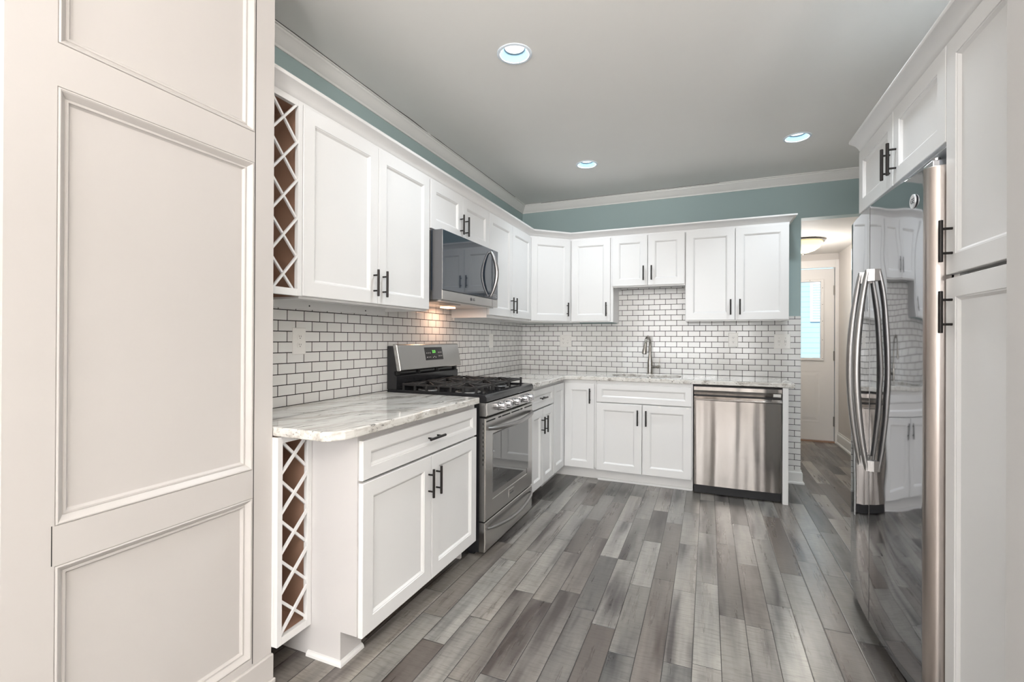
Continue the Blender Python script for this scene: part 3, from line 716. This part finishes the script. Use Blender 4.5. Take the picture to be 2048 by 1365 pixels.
# burners and grates
for (a, d, r) in ((6.2, 8.5, 1.6), (6.2, 19.5, 2.0), (W/2, 14, 2.2), (W-6.2, 8.5, 1.4), (W-6.2, 19.5, 1.9)):
    b = B(fr); x, y = fr(a, d, 0).x, fr(a, d, 0).y
    b = B(); b.lathe(x, y, [(r+.5, 36.0), (r+.5, 36.25), (r, 36.35), (r, 36.8), (r-.15, 36.95), (.01, 36.98)], 24); bo_ = b.build('burner', M['iron'], rg, smooth=True); b = B(); b.lathe(x, y, [(r+1.1, 36.0), (r+1.05, 36.12), (r+.5, 36.14)], 24); b.build('burner_base', M['burnerbase'], bo_, smooth=True)
for gi, (g0, g1) in enumerate(((1.1, 10.1), (10.4, W-10.4), (W-10.1, W-1.1))):
    b = B(fr); d0, d1 = 4.2, 24.4; zt = 37.75; th = .42
    gm = (g0+g1)/2
    b.box(g0, d0, zt-.45, g0+th, d1, zt); b.box(g1-th, d0, zt-.45, g1, d1, zt)
    b.box(g0+th, d0, zt-.45, g1-th, d0+th, zt); b.box(g0+th, d1-th, zt-.45, g1-th, d1, zt); b.box(g0+th, (d0+d1)/2-.2, zt-.45, g1-th, (d0+d1)/2+.2, zt)
    for a in (g0, g1-th):
        for d in [d0+k*(d1-d0-th)/6 for k in range(7)]:
            b.box(a-.05, d-.05, 36.3, a+th+.05, d+th+.05, zt+(.28 if int(d*3) % 2 else .1))
    for (dc, rr) in (((8.5), 1), ((19.5), 1)):
        for s in (-1, 1):
            b.hexa([(gm-.18, dc+s*1.0, zt-.3), (gm+.18, dc+s*1.0, zt-.3), (gm+.18, dc+s*4.6, zt-.45), (gm-.18, dc+s*4.6, zt-.45),
                    (gm-.12, dc+s*1.0, zt+.45), (gm+.12, dc+s*1.0, zt+.45), (gm+.14, dc+s*4.6, zt+.05), (gm-.14, dc+s*4.6, zt+.05)])
            e0 = gm+s*1.0; e1 = gm+s*(gm-g0-.3)
            b.hexa([(e0, dc-.16, zt-.3), (e1, dc-.16, zt-.45), (e1, dc+.16, zt-.45), (e0, dc+.16, zt-.3), (e0, dc-.12, zt+.45), (e1, dc-.14, zt+.05), (e1, dc+.14, zt+.05), (e0, dc+.12, zt+.45)])
            b.hexa([(gm+s*.8, dc+.8, zt-.3), (gm+s*3.4, dc+3.6, zt-.45), (gm+s*3.1, dc+3.9, zt-.45), (gm+s*.55, dc+1.0, zt-.3), (gm+s*.8, dc+.8, zt+.35), (gm+s*3.4, dc+3.6, zt), (gm+s*3.1, dc+3.9, zt), (gm+s*.55, dc+1.0, zt+.35)])
            b.hexa([(gm+s*.8, dc-.8, zt-.3), (gm+s*3.4, dc-3.6, zt-.45), (gm+s*3.1, dc-3.9, zt-.45), (gm+s*.55, dc-1.0, zt-.3), (gm+s*.8, dc-.8, zt+.35), (gm+s*3.4, dc-3.6, zt), (gm+s*3.1, dc-3.9, zt), (gm+s*.55, dc-1.0, zt+.35)])
    b.build('grate', M['iron'], rg, bevel=.06, seg=1)
# control panel with knobs
b = B(fr); P = [(25.6, 31.4), (27.45, 31.4), (27.6, 31.7), (27.5, 34.45), (25.6, 34.45)]
b.loops([[(0, d, z) for d, z in P], [(W, d, z) for d, z in P]]); cpn = b.build('control_panel', M['steel'], rg, bevel=.08, label='brushed steel knob panel')
for a in (6.6, 10.2, 15.6, 21.6, 25.4):
    b = B(fr); n = 24; c = 33.0
    def ring(r, d, lob=0.): return [(a+(r+lob*math.cos(8*t))*math.cos(t), d, c+(r+lob*math.cos(8*t))*math.sin(t)) for t in [2*math.pi*k/48 for k in range(48)]]
    b.loops([ring(1.0, 27.5), ring(1.0, 27.72), ring(.82, 27.8, .05), ring(.78, 28.9, .07), ring(.62, 29.1, .05)])
    b.box(a-.16, 28.9, c-.75, a+.16, 29.35, c+.75)
    b.build('knob', M['chrome'], cpn, smooth=True)
# oven door
b = B(fr); od = B(fr); od.rings(0, 8.0, W, 31.0, [(0, 25.7), (0, 27.0), (.15, 27.2), (3.9, 27.2), (4.0, 27.1)], True)
od = od.build('oven_door', M['steel'], rg, label='brushed steel oven door')
b = B(fr); b.rings(3.9, 13.4, W-3.2, 26.9, [(0, 27.05), (0, 27.22), (.05, 27.25)]); wn_ = b.build('window', M['ovenglass'], od, label='dark reflective oven glass')
b = B(fr)
for k in range(10): b.box(-.03, 25.95+.6, 20.5+k*1.0, .02, 26.12+.6, 21.0+k*1.0)
for (a0, a1) in ((.5, 5.2), (7.0, 8.6), (9.2, 14.2), (15.0, 20.5), (21.0, 22.6), (24.0, 29.6)): b.box(a0, 27.18, 30.1, a1, 27.23, 30.4)
b.build('vent_slots', M['dark'], od)
def bowed(a0, a1, c, d0, bow, sag, r, nm, parent, label):
    pts = []; n = 24
    for k in range(n+1):
        t = k/n; s = math.sin(math.pi*t); pts.append((a0+(a1-a0)*t, d0+bow*min(1, s**.55), c+sag*s))
    b = B(fr); b.tube(pts, [r*(1. if 1 < k < n-1 else .75) for k in range(n+1)], 14, flat=.9)
    return b.build(nm, M['handlesteel'], parent, smooth=True, label=label)
bowed(.9, W-.9, 28.6, 27.3, 1.9, -.5, .58, 'handle', od, 'thick curved steel oven handle')
b = B(fr); b.rings(13.4, 9.3, 16.6, 11.3, [(0, 27.2), (0, 27.3), (.08, 27.36)]); bd = b.build('badge', M['steel'], od)
text('FRIGIDAIRE', 'badge_text', M['mark'], bd, fr, 15.0, 27.37, 10.3, .5, .01)
# drawer
b = B(fr); b.rings(0, 1.2, W, 7.7, [(0, 25.7), (0, 27.0), (.15, 27.2)]); dw_ = b.build('drawer', M['steel'], rg, label='brushed steel warming drawer')
bowed(1.0, W-.9, 6.2, 27.3, 1.6, -.9, .42, 'handle', dw_, 'thin curved steel drawer handle')
# backguard
b = B(fr); P = [(.4, 36.3), (3.3, 36.3), (3.3, 39.6), (2.6, 39.9), (2.6, 40.6), (3.4, 40.8), (2.4, 46.9), (.4, 46.9)]
b.loops([[(0, d, z) for d, z in P], [(W, d, z) for d, z in P]]); b.build('backguard', M['blackgloss'], rg, bevel=.15)
fq = fr
def bgpt(a, z, o=0.): return (a, 4.35-(z-40.8)*.2+o, z)
b = B(fr); L = []
for (i, o) in ((0, -1.0), (0, 0.), (.25, .22)):
    L.append([bgpt(i, 40.8+i, o), bgpt(W-i, 40.8+i, o), bgpt(W-i, 47.3-i, o), bgpt(i, 47.3-i, o)])
b.loops(L); bg_ = b.build('backguard_panel', M['steel'], rg, smooth=False, bevel=.1, label='brushed steel sloping console')
b = B(fr); L = []
for o in (.18, .27): L.append([bgpt(11.6, 43.0, o), bgpt(20.4, 43.0, o), bgpt(20.4, 46.4, o), bgpt(11.6, 46.4, o)])
b.loops(L); disp = b.build('display', M['blackgloss'], bg_, label='black glass clock and keypad')
fs = Fr((0, RY0, 0), (0, 1, 0), (1, 0, 0))
class Slope:
    def __call__(s, a, b_, c): q = bgpt(a, c, b_); return fs(*q)
fsl = Slope()
text('2:21', 'clock_digits', M['greendigit'], disp, fsl, 16.0, .29, 45.2, 1.0, .005)
b = B(fsl)
for (a, z) in [(12.4+k*.8, 44.9) for k in range(3)]+[(12.4+k*.8, 43.8) for k in range(3)]+[(18.3+k*.7, 45.0) for k in range(3)]+[(18.3+k*.7, 44.0) for k in range(3)]+[(15.3, 43.7), (16.0, 43.9), (16.6, 43.7)]:
    b.box(a-.12, .275, z-.14, a+.12, .285, z+.12)
b.build('key_marks', M['graymark'], disp)
for a in (.6, 10.0, 19.0, W-1.4): b = B(fr); b.box(a, 2.6, 39.8, a+(.5 if 5 < a < 25 else 1.0), 3.1, 40.7); b.build('vent_bracket', M['iron'], rg)

# ------------------------------------------------------------------ dishwasher
dwt = thing('dishwasher', 'stainless steel built-in dishwasher with a pocket handle', 'dishwasher', (80.8, -13, 0))
f = BU(68.6); W = 24.35
b = B(f); b.box(.1, .5, .4, W-.1, 24.4, 34.3); b.build('tub', M['blackmatte'], dwt)
b = B(f)
b.box(0, 24.4, 32.9, W, 25.75, 34.0)
P = [(25.5, 32.9), (25.75, 32.9), (25.0, 31.5), (24.6, 31.5), (24.6, 32.9)]
b.loops([[(0, d, z) for d, z in P], [(W, d, z) for d, z in P]])
cs = b.build('control_strip', M['steelx'], dwt, label='steel top strip above the pocket handle')
b = B(f); b.hexa([(22.1, 25.0, 31.7), (24.1, 25.0, 31.7), (24.1, 25.3, 31.7), (22.1, 25.3, 31.7), (22.1, 25.2, 32.6), (24.1, 25.2, 32.6), (24.1, 25.62, 32.6), (22.1, 25.62, 32.6)]); b.build('indicator', M['white'], cs)
# bowed door with slight horizontal waves
b = B(f); n = 40; L = []
for k in range(n+1):
    a = W*k/n; t = (a/W-.5)*2
    d = 25.35+.35*(1-t*t)+.03*math.sin(a*1.1+1)+.02*math.sin(a*2.3)
    if k in (0, n): d -= .15
    L.append([(a, 24.4, 3.05), (a, d, 3.05), (a, d, 29.7), (a, 26.35-(.15 if k in (0, n) else 0), 30.0), (a, 26.35-(.15 if k in (0, n) else 0), 30.15), (a, 25.3, 30.95), (a, 24.4, 30.95)])
b.loops(L); b.build('door', M['steelx'], dwt, smooth=True, label='bowed stainless door panel')
b = B(f); b.box(.2, 23.4, .2, W-.2, 24.2, 3.0); b.box(.7, 24.2, .6, 1.1, 24.3, 1.6); b.box(W-1.1, 24.2, .6, W-.7, 24.3, 1.6); b.build('toe_kick', M['blackmatte'], dwt)

# ------------------------------------------------------------------ refrigerator
fg = thing('refrigerator', 'tall side-by-side refrigerator with dark mirror-like doors and two bowed handles', 'refrigerator', (112, -92, 0))
b = B(); b.box(100.9, -109.6, 1, 128.9, -75.0, 70.3)
for x in (103, 125):
    for y in (-108, -78): b.box(x, y, 0, x+1.5, y+1.5, 1)
b.build('body', M['blackmatte'], fg)
def bowx(y): return 97.2+(y+91.8)**2/266.0
def fdoor(ya, yb, near, far, nm, label):
    # ya is the edge nearest the camera; both fronts share one gentle bow
    r0 = 1.35
    def cut(y):
        d = 0.
        if near: q = min(r0, max(0, r0-(y-ya))); d += r0-math.sqrt(max(0, r0**2-q*q))
        if far: q = min(r0, max(0, r0-(yb-y))); d += r0-math.sqrt(max(0, r0**2-q*q))
        return d
    ysn = sorted({ya, yb} | {ya+(yb-ya)*k/24 for k in range(25)} | ({ya+r0*(1-math.cos(math.pi/2*k/10)) for k in range(11)} if near else set()) | ({yb-r0*(1-math.cos(math.pi/2*k/10)) for k in range(11)} if far else set()))
    P = [(bowx(y)+cut(y), y) for y in ysn]+[(100.7, yb), (100.7, ya)]
    b = B(); b.prism(P, 2.2, 71.0)
    if near:
        for i_, f_ in enumerate(b.f):
            ysf = [b.v[q].y for q in f_]
            if len(f_) == 4 and max(ysf) < ya+r0+.02: b.m[i_] = 1
    return b.build(nm, [M['fridge'], M['fridgeside']], fg, smooth=True, bevel=.06, label=label)
d1 = fdoor(-110.0, -91.1, True, False, 'door', 'wide near door with a dark mirror finish')
d2 = fdoor(-90.8, -75.3, False, True, 'door', 'narrow far freezer door with a dark mirror finish')
b = B(); b.box(98.9, -109.6, 1.0, 99.9, -75.2, 2.1); b.build('toe_grille', M['blackmatte'], fg)
for (yy, pr_) in ((-92.8, d1), (-89.0, d2)):
    pts = []; rr = []
    for k in range(25):
        t = k/24; x = 96.45-1.5*math.sin(math.pi*t)**.9; pts.append((x, yy, 27.9+32.2*t)); rr.append(.38+.18*math.sin(math.pi*t))
    b = B(); b.tube(pts, rr, 14, flat=1.2)
    for z0, z1 in ((27.7, 29.4), (58.4, 60.3)):
        b.hexa([(96.2, yy-.4, z0), (97.23, yy-.6, z0), (97.23, yy+.6, z0), (96.2, yy+.4, z0), (96.2, yy-.4, z1), (97.23, yy-.6, z1), (97.23, yy+.6, z1), (96.2, yy+.4, z1)])
    b.build('handle', M['handlesteel'], pr_, smooth=True, label='bowed steel handle')
fF = Fr((97.97, 0, 0), (0, -1, 0), (-1, 0, 0))
b = B(fF); b.loops([[(106.4+.95*r*math.cos(t), d, 67.5+.95*r*math.sin(t)) for t in [2*math.pi*k/32 for k in range(32)]] for r, d in ((1, -.02), (1, .1), (.9, .16), (.82, .12))])
em = b.build('emblem', M['emblem'], d1, smooth=True, label='round chrome emblem')
text('GE', 'emblem_text', M['mark'], em, fF, 106.4, .13, 67.5, .95, .01)
b = B(); b.box(99.0, -109.3, 71.05, 103, -106.5, 71.9); b.tube([(99.6, -108.6, 71.0), (99.6, -108.6, 72.3)], .45, 12); b.build('hinge_cover', M['chrome'], fg, bevel=.1)

# fridge surround, over-fridge cabinet and pantry
cabinet('wall_cabinet', 'white two-door cabinet over the refrigerator', 'cabinet', RU(-73.3), 36.8, 73.7, 86.2, 28.8,
        [('door', .1, 18.45, 73.8, 85.9, (17.2, 77.7, True)), ('door', 18.6, 36.7, 73.8, 85.9, (19.9, 77.7, True))])
tag(B().box(101.3, -74.1, 0, 129.4, -73.35, 73.6).build('end_panel', M['cab']), 'tall white side panel on the far side of the refrigerator', 'panel')
cabinet('pantry_cabinet', 'tall white pantry cabinet with upper and lower door, at the right of the refrigerator', 'cabinet', RU(-110.2), 18.6, 0, 86.2, 28.8,
        [('door', .05, 18.5, 57.0, 85.9, (1.75, 61.0, True)), ('door', .05, 18.5, 4.5, 56.5, (1.75, 52.3, True))], toe=4.0)
o = sweep(B(), [(100.76, -128.9), (100.76, -71.6)], [(-q, z) for q, z in kp])
tag(o.build('cabinet_crown', M['cab'], smooth=True), 'white crown moulding along the top of the pantry and the over-refrigerator cabinet', 'moulding')

# ------------------------------------------------------------------ ceiling lights
LAB = ['round recessed ceiling light nearest the camera, over the left side', 'round recessed ceiling light far left, near the corner of the room', 'round recessed ceiling light far right, near the refrigerator cabinet', 'extra round recessed ceiling light added out of view over the refrigerator doors']
for (lx, ly), lb in zip(DOWNLIGHTS, LAB):
    r = thing('recessed_light', lb, 'ceiling light', (lx, ly, CZ), 'recessed ceiling lights')
    b = B(); b.lathe(lx, ly, [(3.45, 105.0), (3.45, 104.88), (3.3, 104.82), (2.88, 104.84), (2.86, 104.9)], 40); b.build('trim_ring', M['lip'], r, smooth=True)
    b = B(); b.lathe(lx, ly, [(2.86, 104.9), (1.95, 106.1), (1.95, 106.6)], 40); b.build('baffle', M['baffle'], r, smooth=True)
    b = B(); b.lathe(lx, ly, [(1.95, 106.25), (1.0, 106.2), (.01, 106.2)], 40); b.build('lens', M['lens'], r, smooth=True, label='glowing round lens')
# hall ceiling lamp
hl = thing('flush_ceiling_lamp', 'amber glass dome ceiling lamp in the hall', 'ceiling light', (109.0, 42, HZ))
b = B(); b.lathe(109.0, 42, [(2, HZ), (6.4, HZ), (7.6, HZ-.5), (7.7, HZ-.9), (7.0, HZ-1.0)], 40); b.build('rim', M['brass'], hl, smooth=True)
b = B(); b.lathe(109.0, 42, [(7.0, HZ-.9), (6.8, HZ-1.8), (5.9, HZ-3.2), (4.2, HZ-4.4), (2.0, HZ-5.1), (.01, HZ-5.3)], 40); b.build('glass_shade', M['lampglass'], hl, smooth=True)
b = B(); b.lathe(109.0, 42, [(.01, HZ-5.2), (.35, HZ-5.4), (.25, HZ-5.8), (.01, HZ-6.0)], 12); b.build('finial', M['brass'], hl, smooth=True)
ll = bpy.data.lights.new('hall_bulb', 'POINT'); ll.energy = 19; ll.color = (1, .95, .91); ll.shadow_soft_size = .13
lo = bpy.data.objects.new('hall_bulb', ll); COL.objects.link(lo); lo.location = V((109, 42, HZ-8.5))*S

# ------------------------------------------------------------------ hall door
dx0, dx1 = 92.5, 128.0; fdo = Fr((0, 82.5, 0), (1, 0, 0), (0, -1, 0))
do = B(fdo); z0, z1 = .8, 83.2; d = 1.75
lx0, lx1, lz0, lz1 = 101.0, 123.8, 39.0, 78.3
do.box(dx0, 0, z0, lx0+1, d, z1); do.box(lx1-1, 0, z0, dx1, d, z1); do.box(lx0+1, 0, lz1-1, lx1-1, d, z1); do.box(lx0+1, 0, z0, lx1-1, d, lz0+1)
dob = struct(do.build('door_1', M['door']))
b = B(fdo)
b.loops([[(lx0+i, h, lz0+i), (lx1-i, h, lz0+i), (lx1-i, h, lz1-i), (lx0+i, h, lz1-i)] for i, h in ((0, d), (0, d+.45), (.25, d+.55), (1.2, d+.5), (1.35, d+.1), (1.35, d-1))], False, False)
fo = b.build('lite_frame', M['door'], dob)
b = B(fdo)
for z in (40, 49, 58, 66, 74): b.tube([(lx1-.6, d+.5, z), (lx1-.6, d+.58, z)], .16, 8)
b.tube([(118, d+.5, lz1-.6), (118, d+.58, lz1-.6)], .16, 8)
b.build('screw', M['outletdark'], fo)
b = B(fdo); b.box(lx0+1.3, .8, lz0+1.3, lx1-1.3, .95, lz1-1.3); b.build('glass', M['glass'], dob)
for (a0, a1) in ((98.0, 109.4), (111.0, 122.4)):
    b = B(fdo); b.rings(a0, 9.5, a1, 34.0, [(0, d-.02), (0, d+.10), (.4, d+.04), (.9, d+.02), (2.2, d+.16)]); b.build('raised_panel', M['door'], dob)
b = B(fdo)
for z in (7.8, 39.1, 70.4): b.tube([(128.1, d+.15, z), (128.1, d+.15, z+4.6)], .3, 10); b.box(127.7, d-.05, z, 128.4, d+.1, z+4.6)
b.build('hinge', M['hinge'], dob)
b = B(fdo); b.box(dx0-.1, -.5, 0, dx1+.3, 2.9, .7); struct(b.build('trim_2', M['brownwood']))
ft = Fr((0, 80, 0), (1, 0, 0), (0, -1, 0))
b = B(ft); b.box(128.2, 0, 0, RX, .7, 87.2); b.box(92.0-2.0, 0, 83.5, 128.2, .7, 87.2); b.build('trim_3', M['door'], bevel=.08)
struct(bpy.data.objects['trim_3'])
# neighbouring house seen through the glass
nh = thing('neighbouring_house', 'pale blue clapboard house outside the glazed back door', 'building', (110, 200, -20))
b = B(); b.box(20, 200, -20, 240, 206, 160); b.build('siding_wall', M['siding'], nh)
b = B(); b.box(138.6, 198.6, 62, 149, 200, 90); hw = b.build('window', M['blindwhite'], nh)
b = B(); 
for k in range(14): b.box(139.8, 198.3, 63.5+k*1.8, 147.8, 198.6, 64.7+k*1.8)
b.build('shutter_slats', M['siding'], hw)
struct(B().box(-60, 100, -6, 300, 330, -5).build('ground', M['grey']))
sun = bpy.data.lights.new('sun', 'SUN'); sun.energy = 6.5; sun.angle = .05; so = bpy.data.objects.new('sun', sun); COL.objects.link(so)
so.rotation_euler = V((.25, .9, -.75)).to_track_quat('-Z', 'Y').to_euler()
